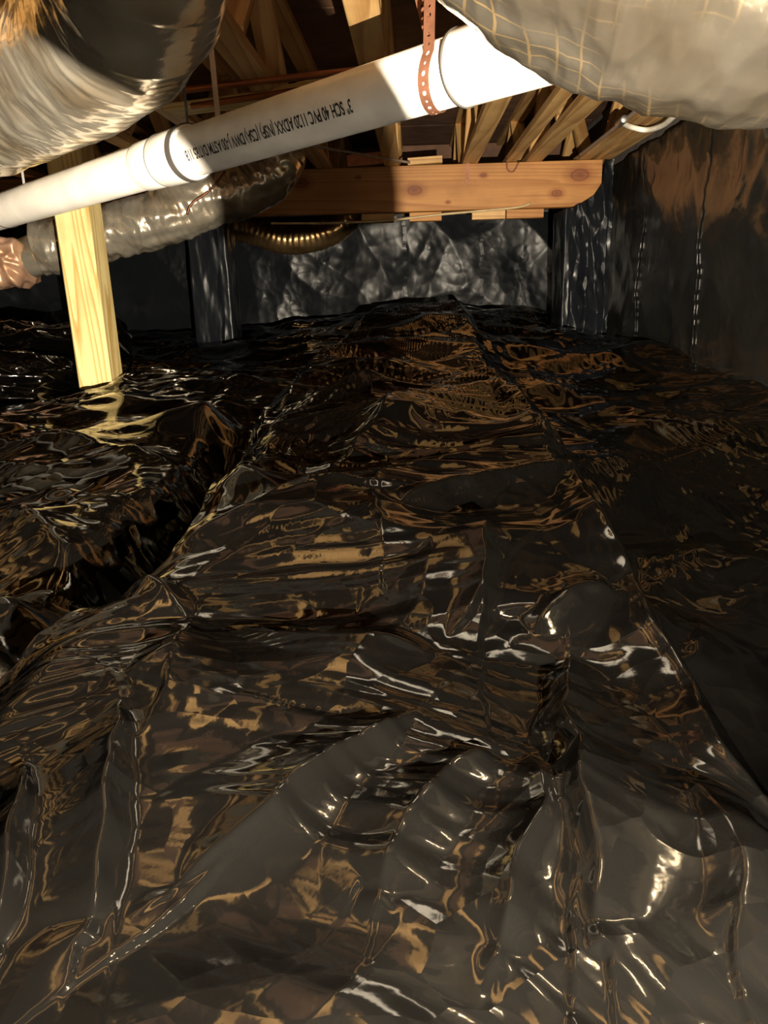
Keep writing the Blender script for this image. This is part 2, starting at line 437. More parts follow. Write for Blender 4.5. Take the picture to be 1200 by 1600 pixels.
def slab(name, lo, hi, m, parent=None, kind='structure'):
    lo, hi = Vector(lo), Vector(hi); c = (lo + hi) / 2; h = (hi - lo) / 2
    V, Fc = box_vf(c, (h.x, 0, 0), (0, h.y, 0), (0, 0, h.z))
    o = link(name, mesh(name, V, Fc), m, parent)
    if kind and not parent: o['kind'] = kind
    return o
slab('floor', (XL - .2, YB - .2, -0.45), (XR + .2, YF + .2, -0.33), SOIL)
slab('wall_back', (XL - .2, YF + .02, -0.45), (XR + .2, YF + .2, ZC), BLOCK)
slab('wall_front', (XL - .2, YB - .2, -0.45), (XR + .2, YB, ZC), BLOCK)
slab('wall_left', (XL - .2, YB, -0.45), (XL, YF + .02, ZC), BLOCK)
slab('wall_right', (XR + .02, YB, -0.45), (XR + .2, YF + .02, ZC), BLOCK)
ceil = slab('ceiling', (XL - .2, YB - .2, ZC + .012), (XR + .2, YF + .2, ZC + .03), DARKW)
# plywood panels of the subfloor, 1.22 x 2.44 m with open joints
yy = YB; k = 0
while yy < YF:
    xx = XL - (0.6 if k % 2 else 0.0)
    while xx < XR:
        x0, x1 = max(xx, XL), min(xx + 2.436, XR)
        y0, y1 = yy, min(yy + 1.216, YF)
        if x1 - x0 > .1:
            slab('panel', (x0 + .002, y0 + .002, ZC), (x1 - .002, y1 - .002, ZC + .012), DARKW, ceil)
        xx += 2.44
    yy += 1.22; k += 1

# ------------------------------------------------------------------ girder
beam = empty('girder_beam', (0, BY, ZJ - .29))
tag(beam, 'orange fir girder beam carrying the floor trusses', 'beam')
bz1 = ZJ
for i, (ya, yb) in enumerate(((BY, BY + .038), (BY + .040, BY + .078))):
    board('ply', (XL, (ya + yb) / 2, bz1 - .1265), (XR - .16, (ya + yb) / 2, bz1 - .1265), .038, .25, BEAMW, beam)

# ------------------------------------------------------------------ floor trusses
def make_truss(X):
    t = empty('floor_truss', (X, 0, ZJ))
    y0, y1 = -2.3, 6.6
    board('bottom_chord', (X, y0, ZJ + .019), (X, y1, ZJ + .019), .089, .038, TRUSSW, t)
    board('top_chord', (X, y0, ZC - .020), (X, y1, ZC - .020), .089, .038, TRUSSW, t)
    y = y0 + .55; upw = True
    while y < y1 - .5:
        a = ZJ + .040 if upw else ZC - .041; b = ZC - .041 if upw else ZJ + .040
        board('web', (X, y, a), (X, y + .42, b), .089, .036, TRUSSW, t, upv=Vector((0, 0, 1)))
        y += .46 if upw else .95; upw = not upw
    return t
def copy_tree(o, parent=None):
    c = o.copy(); COL.objects.link(c); c.parent = parent
    for ch in o.children: copy_tree(ch, c)
    return c
TP = [(282, 'floor truss crossing the girder between the pine post and wrapped post'),
      (392, 'floor truss crossing the girder right beside the wrapped post'),
      (505, 'floor truss crossing the girder between wrapped post and brick piece'),
      (612, 'floor truss crossing the girder right beside the brick piece'),
      (735, 'floor truss crossing the girder where a bent metal strip is nailed'),
      (835, 'floor truss crossing the girder next to the narrow extra joist'),
      (945, 'floor truss crossing the girder at the wrapped pilaster')]
TX = [(PY(px, 256, BY).x, lab) for px, lab in TP]
TX = [(TX[0][0] - .46 * 3, 'floor truss crossing the girder two bays beyond the pine post'), (TX[0][0] - .46 * 2, 'floor truss crossing the girder above the copper-tinted duct boot'), (TX[0][0] - .46, 'floor truss crossing the girder behind the top of the pine post')] + TX
tr0 = make_truss(TX[0][0])
for i, (X, lab) in enumerate(TX):
    t = tr0 if i == 0 else copy_tree(tr0)
    t.location.x = X
    tag(t, lab, 'truss', 'floor trusses over the girder')
for px, lab in ((800, 'narrow extra joist board lying close beside one truss chord'), (915, 'slim joist board between the last two floor trusses')):
    xs = PY(px, 256, BY).x
    sis = board('joist', (xs, .9, ZJ + .021), (xs, 6.3, ZJ + .021), .06, .038, TRUSSW)
    tag(sis, lab, 'joist')

# ------------------------------------------------------------------ pine post in front of the girder
pb = PD(152, 612, 1.0) - CAM
Pp = PY(150, 612, 3.15)
post = board('support_post', (Pp.x, 3.15 + .07, 0.03), (Pp.x - .01, 3.15 + .07, ZJ - .001), .14, .14, PINE, upv=Vector((0, -1, 0)), bev=.006)
tag(post, 'square yellow pine support post standing free in front of girder', 'post')

# ------------------------------------------------------------------ drain pipe
pl, pr = PD(100, 300, 1.86), PD(800, 83, 1.02)
dv = (pr - pl).normalized()
pA = pl - dv * 1.6; pB = pr + dv * 0.24
RP = 0.0445
pipe = empty('drain_pipe', (pA + pB) / 2)
tag(pipe, 'white plastic drain pipe slung across on metal hanger straps', 'pipe')
def cyl(name, a, b, r, m, parent, nseg=48, bev=.002):
    a, b = Vector(a), Vector(b); d = (b - a).normalized()
    pth = [a, a + d * bev, a + d * bev * 2, b - d * bev * 2, b - d * bev, b]
    rad = [r - bev, r - bev * .3, r, r, r - bev * .3, r - bev]
    return sweep(name, pth, rad, nseg, m, parent, True)
def ax_at(px):
    """point on the pipe axis that shows at image column px"""
    lo, hi = 0.0, (pB - pA).length
    for _ in range(50):
        mid = (lo + hi) / 2; q = pA + dv * mid - CAM
        x = CX + F * q.dot(rv) / max(q.dot(fwd), 1e-3)
        if x < px: lo = mid
        else: hi = mid
    return pA + dv * lo
cyl('pipe_run', pA, pB, RP, PVC, pipe)
el = catmull([pB - dv * .05, pB, pB + dv * .05 + Vector((0, 0, .02)), pB + dv * .075 + Vector((0, 0, .09)), pB + dv * .075 + Vector((0, 0, .14))], 24)
sweep('elbow', el, RP + .006, 48, PVC, pipe)
cyl('riser', el[-1], (el[-1].x, el[-1].y, ZC), RP, PVC, pipe)
cyl('coupling', ax_at(258), ax_at(303), RP + .006, PVC, pipe)
cyl('collar', ax_at(228), ax_at(258), RP + .0035, PVC, pipe)
cyl('socket', ax_at(722), pB, RP + .005, PVC, pipe)
for px in (259, 723):
    cyl('joint_ring', ax_at(px - 1), ax_at(px + 1.5), RP + .0066, RUBBER, pipe)
cyl('joint_ring', ax_at(6), ax_at(8.5), RP + .0012, RUBBER, pipe)
# printed line on the pipe, upside down
fc = bpy.data.curves.new('print', 'FONT'); fc.body = '3" SCH 40 PVC 1120 ADXX (NSF) (CSA) DWV J-00 ASTM D1785 118'
fc.size = 0.026; fc.space_character = 1.0; fc.offset = 0.0006
fo = bpy.data.objects.new('print_tmp', fc); COL.objects.link(fo)
bpy.context.view_layer.update()
tm = bpy.data.meshes.new_from_object(fo.evaluated_get(bpy.context.evaluated_depsgraph_get()))
bpy.data.objects.remove(fo)
tv = np.array([v.co[:] for v in tm.vertices])
a0, a1 = ax_at(578), ax_at(318)
Lp = (a1 - a0).length; sx = Lp / (tv[:, 0].max())
toC = (CAM - (a0 + a1) / 2); e1 = (toC - dv * toC.dot(dv)).normalized(); e2 = dv.cross(e1)
if e2.z < 0: e2 = -e2
newv = []
for x, y, z in tv:
    ang = math.radians(-2) - (y - .007) / RP
    c = a0 + (a1 - a0).normalized() * (x * sx)
    newv.append(c + (e1 * math.cos(ang) + e2 * math.sin(ang)) * (RP + .0013))
for v, q in zip(tm.vertices, newv): v.co = q
tm.name = 'printed_text'
link('printed_text', tm, BLACKINK, pipe)

# ------------------------------------------------------------------ hanger straps
def perforated(name, path, wdir, width, m, parent=None, pitch=.0127, th=.0012):
    """strap with real round holes: resampled path, one cell per hole"""
    s = [0.0]
    for i in range(1, len(path)): s.append(s[-1] + (path[i] - path[i - 1]).length)
    L = s[-1]
    def at(t):
        t = min(max(t, 0), L)
        for i in range(1, len(s)):
            if t <= s[i]:
                u = (t - s[i - 1]) / max(s[i] - s[i - 1], 1e-9); return path[i - 1].lerp(path[i], u)
        return path[-1]
    V = []; Fc = []
    nc = int(L / pitch); hw = width / 2; K = 16
    w = wdir.normalized()
    for c in range(nc):
        t0 = c * pitch; r = (.0034 if c % 2 else .0022)
        outer = []; inner = []
        for k in range(K):
            a = 2 * math.pi * (k + .5) / K; cx, cy = math.cos(a), math.sin(a)
            inner.append((cx * r, cy * r))
            sc = min(hw / max(abs(cx), 1e-6), pitch / 2 / max(abs(cy), 1e-6))
            outer.append((cx * sc, cy * sc))
        # snap the outer points nearest to the corners
        for sx_ in (-1, 1):
            for sy_ in (-1, 1):
                cand = min(range(K), key=lambda q: (outer[q][0] - sx_ * hw) ** 2 + (outer[q][1] - sy_ * pitch / 2) ** 2)
                outer[cand] = (sx_ * hw, sy_ * pitch / 2)
        b = len(V)
        for side in (0, 1):
            for ring in (outer, inner):
                for x, y in ring:
                    p = at(t0 + pitch / 2 + y)
                    tg = (at(t0 + pitch / 2 + y + .002) - at(t0 + pitch / 2 + y - .002)).normalized()
                    nn = tg.cross(w).normalized()
                    V.append(p + w * x + nn * (th * (side - .5)))
        for k in range(K):
            j = (k + 1) % K
            Fc.append((b + k, b + j, b + K + j, b + K + k))
            Fc.append((b + 2 * K + j, b + 2 * K + k, b + 3 * K + k, b + 3 * K + j))
            Fc.append((b + K + k, b + K + j, b + 3 * K + j, b + 3 * K + k))
            Fc.append((b + j, b + k, b + 2 * K + k, b + 2 * K + j))
    return link(name, mesh(name, V, Fc), m, parent)
def ribbon(name, path, wdir, width, m, parent=None, th=.0012):
    V = []; Fc = []; n = len(path); w = wdir.normalized() * (width / 2)
    for i in range(n):
        tg = (path[min(i + 1, n - 1)] - path[max(i - 1, 0)]).normalized(); nn = tg.cross(w).normalized() * (th / 2)
        for q in (-w - nn, w - nn, w + nn, -w + nn): V.append(path[i] + q)
    for i in range(n - 1):
        for k in range(4):
            j = (k + 1) % 4; Fc.append((i * 4 + k, i * 4 + j, i * 4 + 4 + j, i * 4 + 4 + k))
    Fc.append((3, 2, 1, 0)); Fc.append(((n - 1) * 4, (n - 1) * 4 + 1, (n - 1) * 4 + 2, (n - 1) * 4 + 3))
    return link(name, mesh(name, V, Fc), m, parent)
cs = ax_at(700)
hs = empty('hanger_strap', (cs.x, cs.y, ZJ))
tag(hs, 'copper-coloured perforated hanger strap looped under the bare white pipe', 'strap')
def up_line(pa, pb, d):
    a, b = PD(*pa, d), PD(*pb, d); return a + (b - a) * ((ZJ - a.z) / (b.z - a.z))
cd = (cs - CAM).dot(fwd)
eh = Vector((-dv.y, dv.x, 0)).normalized()
if eh.dot(CAM - cs) < 0: eh = -eh
ez = Vector((0, 0, 1)); ez = (ez - dv * ez.dot(dv)).normalized()
arc = [cs + eh * ((RP + .0022) * math.cos(a)) + ez * ((RP + .0022) * math.sin(a)) for a in [math.radians(q) for q in range(25, -171, -7)]]
arc = [q - dv * (.045 * k / len(arc)) for k, q in enumerate(arc)]
tf, tb = up_line((697, 100), (693, 0), cd - .05), up_line((689, 62), (671, 0), cd + .05)
lp = [tf.lerp(arc[0], i / 40) for i in range(40)] + arc + [arc[-1].lerp(tb, (i + 1) / 40) for i in range(40)]
perforated('strip', lp, dv, .019, COPPERSTRAP, hs)
cs2 = ax_at(297)
ds = empty('band_hanger', (cs2.x, cs2.y, ZJ))
tag(ds, 'dark narrow band hanger wrapped around the pipe at its coupling', 'strap')
arc_c = [cs2 + (e1 * math.cos(a) + e2 * math.sin(a)) * (RP + .0078) for a in [math.radians(q) for q in range(0, 361, 10)]]
ribbon('band', arc_c, dv, .017, RUBBER, ds)
ribbon('drop', [Vector((cs2.x, cs2.y, cs2.z + RP)), Vector((cs2.x, cs2.y, ZJ))], right0, .005, RUBBER, ds)
g1, g0 = PD(341, 189, 1.62), PD(330, 75, 1.62)
gs = ribbon('flat_strap', [g0 + (g0 - g1) * 2.2, g0, g1], right0, .011, GREYSTRAP)
tag(gs, 'flat grey metal strap hanging down behind the dirty pipe', 'strap')

# ------------------------------------------------------------------ flexible ducts
def duct(name, pts, r, m, label, nring=260, nseg=96, corr=.02, ncorr=26, wr=.05, seed=0, group=None, bands=(), cell=9.0):
    path = catmull(pts, nring)
    t = empty(name, path[0]); tag(t, label, 'duct', group)
    Ltot = sum((path[i + 1] - path[i]).length for i in range(nring - 1))
    def rf(S, A):
        u = S / Ltot
        ca, sa = np.cos(A), np.sin(A)
        B = A * r
        blend = sstep(0, .5, np.minimum(A, 2 * np.pi - A))       # keeps the seam closed
        n = perlin(S * 5 + 2 * ca, 2.0 * sa + ca, seed)
        cr_ = np.abs(np.sin(np.pi * (u * ncorr + A / (2 * np.pi) + .3 * perlin(S * 4 + ca, 2 * sa, seed + 5))))
        wx_ = S * cell + .5 * perlin(S * 7, B * 7, seed + 2); wy_ = B * cell * .45 + .5 * perlin(S * 7, B * 7, seed + 4)
        c1 = (crease(wx_, wy_, seed + 11) - .5) * blend
        c2 = (crease(wx_ * 2.7, wy_ * 2.2, seed + 17) - .5) * blend
        return 1 + corr * (cr_ ** .6 - .6) + wr * (.6 * n + .8 * c1 + .35 * c2)
    sweep('jacket', path, r, nseg, m, t, True, rf)
    return t
duct('flex_duct', [PD(-330, 270, 2.2), PD(-120, 205, 1.95), PD(5, 158, 1.8), PD(95, 108, 1.6), PD(185, 28, 1.36), PD(225, -90, 1.2), PD(235, -200, 1.12)],
     .143, FOIL_D, 'big foil flex duct curving up in front of the pine post', 420, 200, .008, 60, .08, 3, cell=16)
duct('flex_duct', [PD(800, -330, .62), PD(903, -217, .605), PD(1038, -152, .6), PD(1215, -113, .6), PD(1420, -112, .62), PD(1650, -140, .67)],
     .136, FOIL_N, 'wide netted foil flex duct hiding the end of the white pipe', 460, 240, .004, 14, .08, 11, cell=26)
silver = duct('flex_duct', [PY(62, 388, 4.1), PY(120, 378, 4.12), PY(190, 358, 4.15), PY(260, 338, 4.17), PY(330, 310, 4.2), PY(385, 292, 4.25), PY(420, 268, 4.3), PY(438, 235, 4.35), PY(444, 205, 4.4)],
     .135, FOIL, 'silver flex duct hung along the girder behind the pine post', 320, 110, .022, 22, .17, 21, cell=11)
duct('flex_duct', [PY(360, 350, 6.0), PY(400, 360, 6.0), PY(445, 374, 6.0), PY(490, 370, 6.0), PY(525, 355, 6.0), PY(545, 335, 6.05), PY(552, 300, 6.1), PY(554, 275, 6.1)],
     .105, FOIL_B, 'sagging brown flex duct beyond the girder by the far liner', 240, 72, .05, 30, .04, 31)
duct('flex_duct', [PD(-330, 60, 2.6), PD(-130, -60, 2.4), PD(-40, -120, 2.25), PD(60, -190, 2.1)],
     .13, FOIL_D, 'foil flex duct tucked up high above the big curving duct', 120, 80, .01, 30, .05, 43)
bo = PY(8, 412, 4.1)
def lumpy_box(name, c, h, m, parent, seed, n=26, amp=.012, power=5.0):
    th = np.linspace(0.001, np.pi - .001, n); ph = np.arange(2 * n) / (2 * n) * 2 * np.pi
    T_, A_ = np.meshgrid(th, ph, indexing='ij')
    x, y, z = np.sin(T_) * np.cos(A_), np.sin(T_) * np.sin(A_), np.cos(T_)
    k = (np.abs(x) ** power + np.abs(y) ** power + np.abs(z) ** power) ** (-1 / power)
    d = amp * (crease(x * 3 + 9, z * 3 + y * 2, seed) - .5)
    P = np.stack([c[0] + x * k * (h[0] + d), c[1] + y * k * (h[1] + d), c[2] + z * k * (h[2] + d)], -1)
    return link(name, grid_mesh(name, P[:, ::-1], True, True), m, parent)
lb = lumpy_box('boot', bo, (.13, .13, .115), FOIL_C, silver, 5, 60, .035); lb['label'] = 'copper-tinted wrapped boot'
cyl('collar', bo + Vector((.12, 0, .02)), bo + Vector((.20, 0, .05)), .10, FOIL, silver)

# ------------------------------------------------------------------ wrapped post
q0 = PY(340, 552, BY + .0); wx = q0.x
wp = empty('wrapped_post', (wx, BY + .08, 0)); tag(wp, 'pier post wrapped in shiny black plastic under the girder', 'post')
def wrapped_box(name, cx_, cy_, hx, hy, z0, z1, m, parent, seed, amp=.006, flare=0.03, nz=120, ns=120):
    s = np.linspace(0, 1, nz); a = np.arange(ns) / ns * 4
    P = np.zeros((nz, ns, 3))
    side = np.floor(a).astype(int) % 4; u = (a - np.floor(a)) * 2 - 1
    X = np.where(side == 0, u, np.where(side == 1, 1, np.where(side == 2, -u, -1)))
    Y = np.where(side == 0, -1, np.where(side == 1, u, np.where(side == 2, 1, -u)))
    nx = np.where(side == 1, 1, np.where(side == 3, -1, 0)); ny = np.where(side == 0, -1, np.where(side == 2, 1, 0))
    S, XX = np.meshgrid(s, X, indexing='ij'); _, YY_ = np.meshgrid(s, Y, indexing='ij')
    _, A = np.meshgrid(s, a, indexing='ij')
    Z = z0 + (z1 - z0) * S
    d = amp * (perlin(A * 3, Z * 2, seed) + 1.6 * crease(A * 3 + .6 * Z, Z * 4, seed + 2) + .5 * crease(A * 9, Z * 9 + A, seed + 4))
    fl = flare * np.clip(1 - S / .25, 0, 1) ** 2 * (1 + perlin(A * 6, S * 2, seed + 7))
    P[..., 0] = cx_ + XX * hx + (d + fl) * nx[None]; P[..., 1] = cy_ + YY_ * hy + (d + fl) * ny[None]; P[..., 2] = Z
    return link(name, grid_mesh(name, P, True, True), m, parent)
wrapped_box('wrap', wx, BY + .08, .115, .10, -.05, ZJ - .258, FILM_WALL, wp, 5)
fl = ribbon('loose_seam', [Vector((wx + .055 + .004 * math.sin(k), BY - .03 - .012 * math.sin(k * .9), ZJ - .27 - k * .042)) for k in range(20)], Vector((1, -.6, 0)), .03, FILM_WALL, wp)

# ------------------------------------------------------------------ wall liners
def liner(name, o, ax, az, nrm, W, H, nu, nv, m, label, seed, cell=.55, a1=.10, a2=.05, seams=(), vert=1.0):
    o, ax, az, nrm = map(lambda v: np.array(Vector(v)), (o, ax, az, nrm))
    U, V_ = np.meshgrid(np.linspace(0, W, nu), np.linspace(0, H, nv), indexing='ij')
    wu = U + .10 * perlin(U * 1.5, V_ * 1.5, seed + 1); wv = (V_ + .12 * perlin(U * 1.7, V_ * 1.7, seed + 2)) * vert
    sh = wu + .5 * wv                                     # folds lean over
    mask = .35 + .9 * sstep(-.2, .4, perlin(U * .9, V_ * 1.1, seed + 6))
    h = a1 * cell * crease(sh / cell, wv / (cell * 1.1), seed) + a2 * cell * .4 * mask * crease(wu / (cell * .33), (wv - .4 * wu) / (cell * .4), seed + 9)
    h = h + .005 * mask * cell * crease(wu / (cell * .12), wv / (cell * .16), seed + 19)
    h = h + .02 * perlin(U * 1.1, V_ * .6, seed + 4) + .016 + .004
    h = np.maximum(h, .003)
    P = o + U[..., None] * ax + V_[..., None] * az + h[..., None] * nrm
    ob = link(name, grid_mesh(name, smooth(P, 1)), m)
    tag(ob, label, 'plastic liner')
    for us, top, wd in seams:                             # taped vertical laps
        i = int(us / W * (nu - 1))
        path = [Vector(P[i + int(1.2 * math.sin(k * .3)), k] + nrm * .006) for k in range(2, int(nv * top), 2)]
        ribbon('seam', path, Vector(ax), wd, m, ob)
    return ob
def us_far(px): return PY(px, 440, YF).x - XL
liner('wall_liner', (XL, YF, -.05), (1, 0, 0), (0, 0, 1), (0, -1, 0), XR - XL, 1.0, 620, 130, FILM_WALL, 'black plastic liner hung across the far wall beyond the girder', 41,
      .6, .09, .05, [(us_far(p), .97, .03) for p in (270, 430, 515, 635, 752, 818)])
def us_right(px): return (YF - .02) - PX(px, 450, XR).y
liner('wall_liner', (XR, YF - .02, -.05), (0, -1, 0), (0, 0, 1), (-1, 0, 0), YF - YB - .1, 1.12, 760, 110, FILM_OLD, 'scuffed black plastic liner on the side wall by the girder end', 52,
      .5, .07, .09, [(us_right(p), .97, .02) for p in (1010, 1110)])
liner('wall_liner', (XL, YB + .02, -.05), (0, 1, 0), (0, 0, 1), (1, 0, 0), YF - YB - .1, 1.0, 260, 40, FILM_WALL, 'black plastic liner on the side wall away from the girder end', 63)
pil = empty('wrapped_pilaster', (1.07, 4.93, 0)); tag(pil, 'wall pilaster wrapped in black plastic holding the girder end', 'pilaster')
wrapped_box('wrap', .985, 4.93, .11, .16, -.05, ZJ - .27, FILM_WALL, pil, 77, .007, .02)
U_, V_ = np.meshgrid(np.linspace(.90, 1.13, 90), np.linspace(0, 1, 160), indexing='ij')
zt = np.interp(U_, [.90, .96, 1.03, 1.065, 1.08, 1.17], [.81, .835, .875, .93, 1.055, 1.07]) + .008 * perlin(U_ * 30, U_ * 0 + .5, 4)
Z_ = -.02 + (zt + .02) * V_
Yf_ = BY - .075 - .05 * crease(U_ * 9, Z_ * 3, 91) - .02 * crease(U_ * 19 + Z_ * 3, Z_ * 8, 92) - .03 * np.abs(np.sin((U_ - .9) * 30))* (1 - V_) - .02 * sstep(.9, 1.0, V_) * perlin(U_ * 12, V_ * 2, 5)
Yf_ = np.minimum(Yf_, 4.93 - .16 - .02 - .0 * Z_)
link('loose_flap', grid_mesh('loose_flap', np.stack([U_, Yf_, Z_], -1)), FILM_WALL, pil)

# ------------------------------------------------------------------ ground under the sheets
def zpix(y): return float(np.interp(y, [490, 520, 560, 640, 800, 1600], [.19, .16, .11, .06, .03, .02]))
def G(x, y): return PZ(x, y, zpix(y))
FE = dict(
 right=[(715, 500), (755, 560), (800, 640), (845, 720), (890, 810), (935, 900), (975, 990), (1040, 1100), (1100, 1215), (1200, 1395), (1290, 1560), (1400, 1760)],
 left=[(560, 515), (470, 575), (425, 640), (395, 705), (378, 760), (362, 800), (290, 890), (215, 982), (110, 1065), (0, 1150), (-150, 1290), (-330, 1500)])
def curveX(pts):
    w_ = [G(x, y) for x, y in pts]
    Y = np.array([p.y for p in w_]); X = np.array([p.x for p in w_])
    o = np.argsort(Y); return Y[o], X[o]
RY, RX = curveX(FE['right']); LY, LX = curveX(FE['left'])
def xr_edge(Y): return np.interp(Y, RY, RX) + .02 * perlin(Y * 3, Y * 0 + .5, 8)
def xl_edge(Y): return np.interp(Y, LY, LX) + .02 * perlin(Y * 3, Y * 0 + .5, 9)
def seg_dist(X, Y, a, b):
    ax, ay = a; bx, by = b; dx, dy = bx - ax, by - ay
    t = np.clip(((X - ax) * dx + (Y - ay) * dy) / (dx * dx + dy * dy + 1e-12), 0, 1)
    side = np.sign((X - ax) * dy - (Y - ay) * dx)
    return np.hypot(X - ax - t * dx, Y - ay - t * dy), t, side
# fold lines of the film read off the photo: pixel points on the ground, height in metres, half width in metres, skew
RIDGES = [
 ([(215, 985), (300, 880), (365, 795), (400, 700)], .05, .06, .5),
 ([(180, 1003), (320, 940), (450, 885), (620, 850)], .055, .09, .5),
 ([(185, 1010), (260, 1020), (325, 1065)], .035, .05, 0),
 ([(325, 1065), (480, 1070), (700, 1085)], .03, .07, .5),
 ([(325, 1065), (290, 1130), (210, 1165)], .03, .05, -.4),
 ([(0, 1160), (80, 1085), (180, 1003)], .05, .06, .5),
 ([(205, 1165), (270, 1170), (360, 1200)], .02, .05, .4),
 ([(205, 1165), (200, 1350), (160, 1560)], .03, .03, .6),
 ([(40, 1290), (35, 1450), (25, 1600)], .03, .026, .6),
 ([(870, 780), (935, 900), (975, 990), (1100, 1215), (1230, 1450)], .05, .08, -.6),
 ([(780, 600), (845, 720), (890, 810)], .06, .14, -.5),
 ([(715, 500), (755, 560), (810, 660)], .05, .2, 0),
 ([(890, 815), (800, 830), (700, 845), (620, 880)], .055, .11, .6),
 ([(520, 810), (580, 750), (640, 690), (780, 640)], .06, .14, .5),
 ([(480, 690), (560, 660), (700, 660), (790, 635)], .06, .18, .3),
 ([(610, 830), (590, 900), (600, 950)], .03, .05, .3), ([(750, 900), (755, 1000), (690, 1070)], .03, .06, .5),
 ([(970, 1000), (890, 1010), (830, 1040)], .04, .06, .3),
 ([(890, 1060), (885, 1150), (900, 1350), (960, 1580)], .035, .035, -.6),
 ([(820, 1240), (850, 1350), (820, 1500), (780, 1590)], .02, .02, .3),
 ([(660, 1170), (560, 1260), (440, 1370), (260, 1500)], .03, .04, .6),
 ([(760, 1240), (660, 1350), (600, 1480)], .02, .035, .3),
 ([(1060, 1300), (1100, 1420), (1120, 1520), (1180, 1590)], .02, .04, -.5),
 ([(0, 790), (100, 800), (170, 820)], .05, .09, .3), ([(0, 690), (130, 700), (280, 740), (365, 790)], .06, .13, .4),
 ([(150, 925), (100, 1010), (65, 1090)], .08, .09, .3), ([(150, 925), (30, 850), (0, 845)], .06, .10, 0),
 ([(65, 1090), (20, 1050), (10, 930)], .04, .06, 0),
 ([(200, 640), (290, 610), (420, 590)], .05, .25, .3), ([(280, 720), (340, 640), (410, 610)], .05, .2, 0),
 ([(1010, 890), (1040, 800), (1120, 800)], .06, .10, 0), ([(1010, 890), (1110, 860), (1120, 800)], .05, .08, .3),
 ([(990, 740), (1100, 735), (1195, 705)], .06, .2, .4), ([(830, 640), (900, 700), (860, 720)], .04, .16, 0),
]
def ridge_field(X, Y):
    H = np.zeros_like(X)
    wx = X + .025 * perlin(X * 6, Y * 6, 61) + .008 * perlin(X * 19, Y * 19, 62)
    wy = Y + .025 * perlin(X * 6, Y * 6, 63) + .008 * perlin(X * 19, Y * 19, 64)
    for pts, amp, wd, skew in RIDGES:
        w_ = [G(x, y) for x, y in pts]
        L = [0.0]
        for a, b in zip(w_[:-1], w_[1:]): L.append(L[-1] + (b - a).length)
        best = np.zeros_like(X)
        for k, (a, b) in enumerate(zip(w_[:-1], w_[1:])):
            d, t, side = seg_dist(wx, wy, (a.x, a.y), (b.x, b.y))
            s = (L[k] + t * (L[k + 1] - L[k])) / L[-1]
            tap = (np.sin(np.pi * np.clip(s, .04, .96))) ** .6
            ww = wd * (1 + skew * side) * (.6 + .8 * tap)
            best = np.maximum(best, amp * tap * np.exp(-d / ww * 1.3))
        H = np.maximum(H, best) + .35 * np.minimum(H, best)
    return H
def base_ground(X, Y):
    z = .03 * perlin(X * 1.1, Y * 1.0, 3) + .016 * perlin(X * 2.7, Y * 2.3, 4)
    z = z + .17 * sstep(2.2, 5.4, Y) * np.exp(-((X - .15) / 1.1) ** 2) + .03 * sstep(3, 5, Y)
    dR = X - xr_edge(Y)
    z = z - .16 * sstep(.0, .12, dR) * sstep(1.6, .7, dR) * sstep(2.5, 1.5, Y) - .06 * sstep(0, .15, dR) * sstep(.9, .4, dR) * sstep(4.5, 2.5, Y)
    dL = xl_edge(Y) - X
    z = z - .09 * sstep(-.01, .04, dL) * sstep(.16, .07, dL) * sstep(2.6, 1.9, Y)
    return z
def film_height(X, Y, seed, k=1.0):
    wx = X + .09 * perlin(X * 2.1, Y * 2.1, seed + 1) + .02 * perlin(X * 8, Y * 8, seed + 2)
    wy = Y + .09 * perlin(X * 2.1, Y * 2.1, seed + 3) + .02 * perlin(X * 8, Y * 8, seed + 4)
    far = sstep(.5, 1.5, Y)
    h = (.10 + .10 * far) * .36 * crease((wx + .5 * wy) / .42, (wy - .4 * wx) / .36, seed + 5)
    m2 = sstep(-.15, .35, perlin(X * 2.3, Y * 2.3, seed + 6)) * (.35 + .65 * far)
    h = h + .24 * .12 * m2 * crease((wx - .6 * wy) / .20, (wy + .2 * wx) / .12, seed + 7)
    # gathers: fine pleats fanning along a wandering direction
    th = 2.6 * perlin(X * .8, Y * .8, seed + 8) + .5
    m3 = .2 + .8 * sstep(-.1, .25, perlin(X * 2.6 + 4, Y * 2.6, seed + 9))
    m3 = np.maximum(m3, np.exp(-((X + .03) / .10) ** 2 - ((Y - .48) / .16) ** 2))
    pc, ps = np.cos(th), np.sin(th)
    a, b = wx * pc + wy * ps, -wx * ps + wy * pc
    h = h + (.007 + .010 * far) * m3 * (crease(a / (.035 + 0 * far), b / .16, seed + 10) - .5)
    h = h + .008 * far * m3 * (crease(a / .075 + .3, b / .22, seed + 14) - .5)
    h = h + .004 * m3 * perlin(a / .018, b / .07, seed + 12)
    return h * k
def film_sheet(name, fx0, fx1, Y0, Y1, nu, nv, label, seed, lift, edge_l, edge_r, k=1.0):
    """film on a graded grid between two side curves"""
    Y = Y0 * (Y1 / Y0) ** np.linspace(0, 1, nv) if Y0 > 0 else np.linspace(Y0, Y1, nv)
    U, Yy = np.meshgrid(np.linspace(0, 1, nu), Y, indexing='ij')
    x0, x1 = fx0(Yy), fx1(Yy)
    X = x0 + (x1 - x0) * U
    edge = np.ones_like(X)
    if edge_l: edge = np.minimum(edge, sstep(0, .07, X - x0))
    if edge_r: edge = np.minimum(edge, sstep(0, .07, x1 - X))
    Z = base_ground(X, Yy) + ridge_field(X, Yy) + film_height(X, Yy, seed, k) * (.5 + .5 * edge) + lift * (.6 + .4 * edge)
    P = smooth(np.stack([X, Yy, Z], -1), 2)
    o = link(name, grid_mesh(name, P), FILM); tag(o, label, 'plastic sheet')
    return o
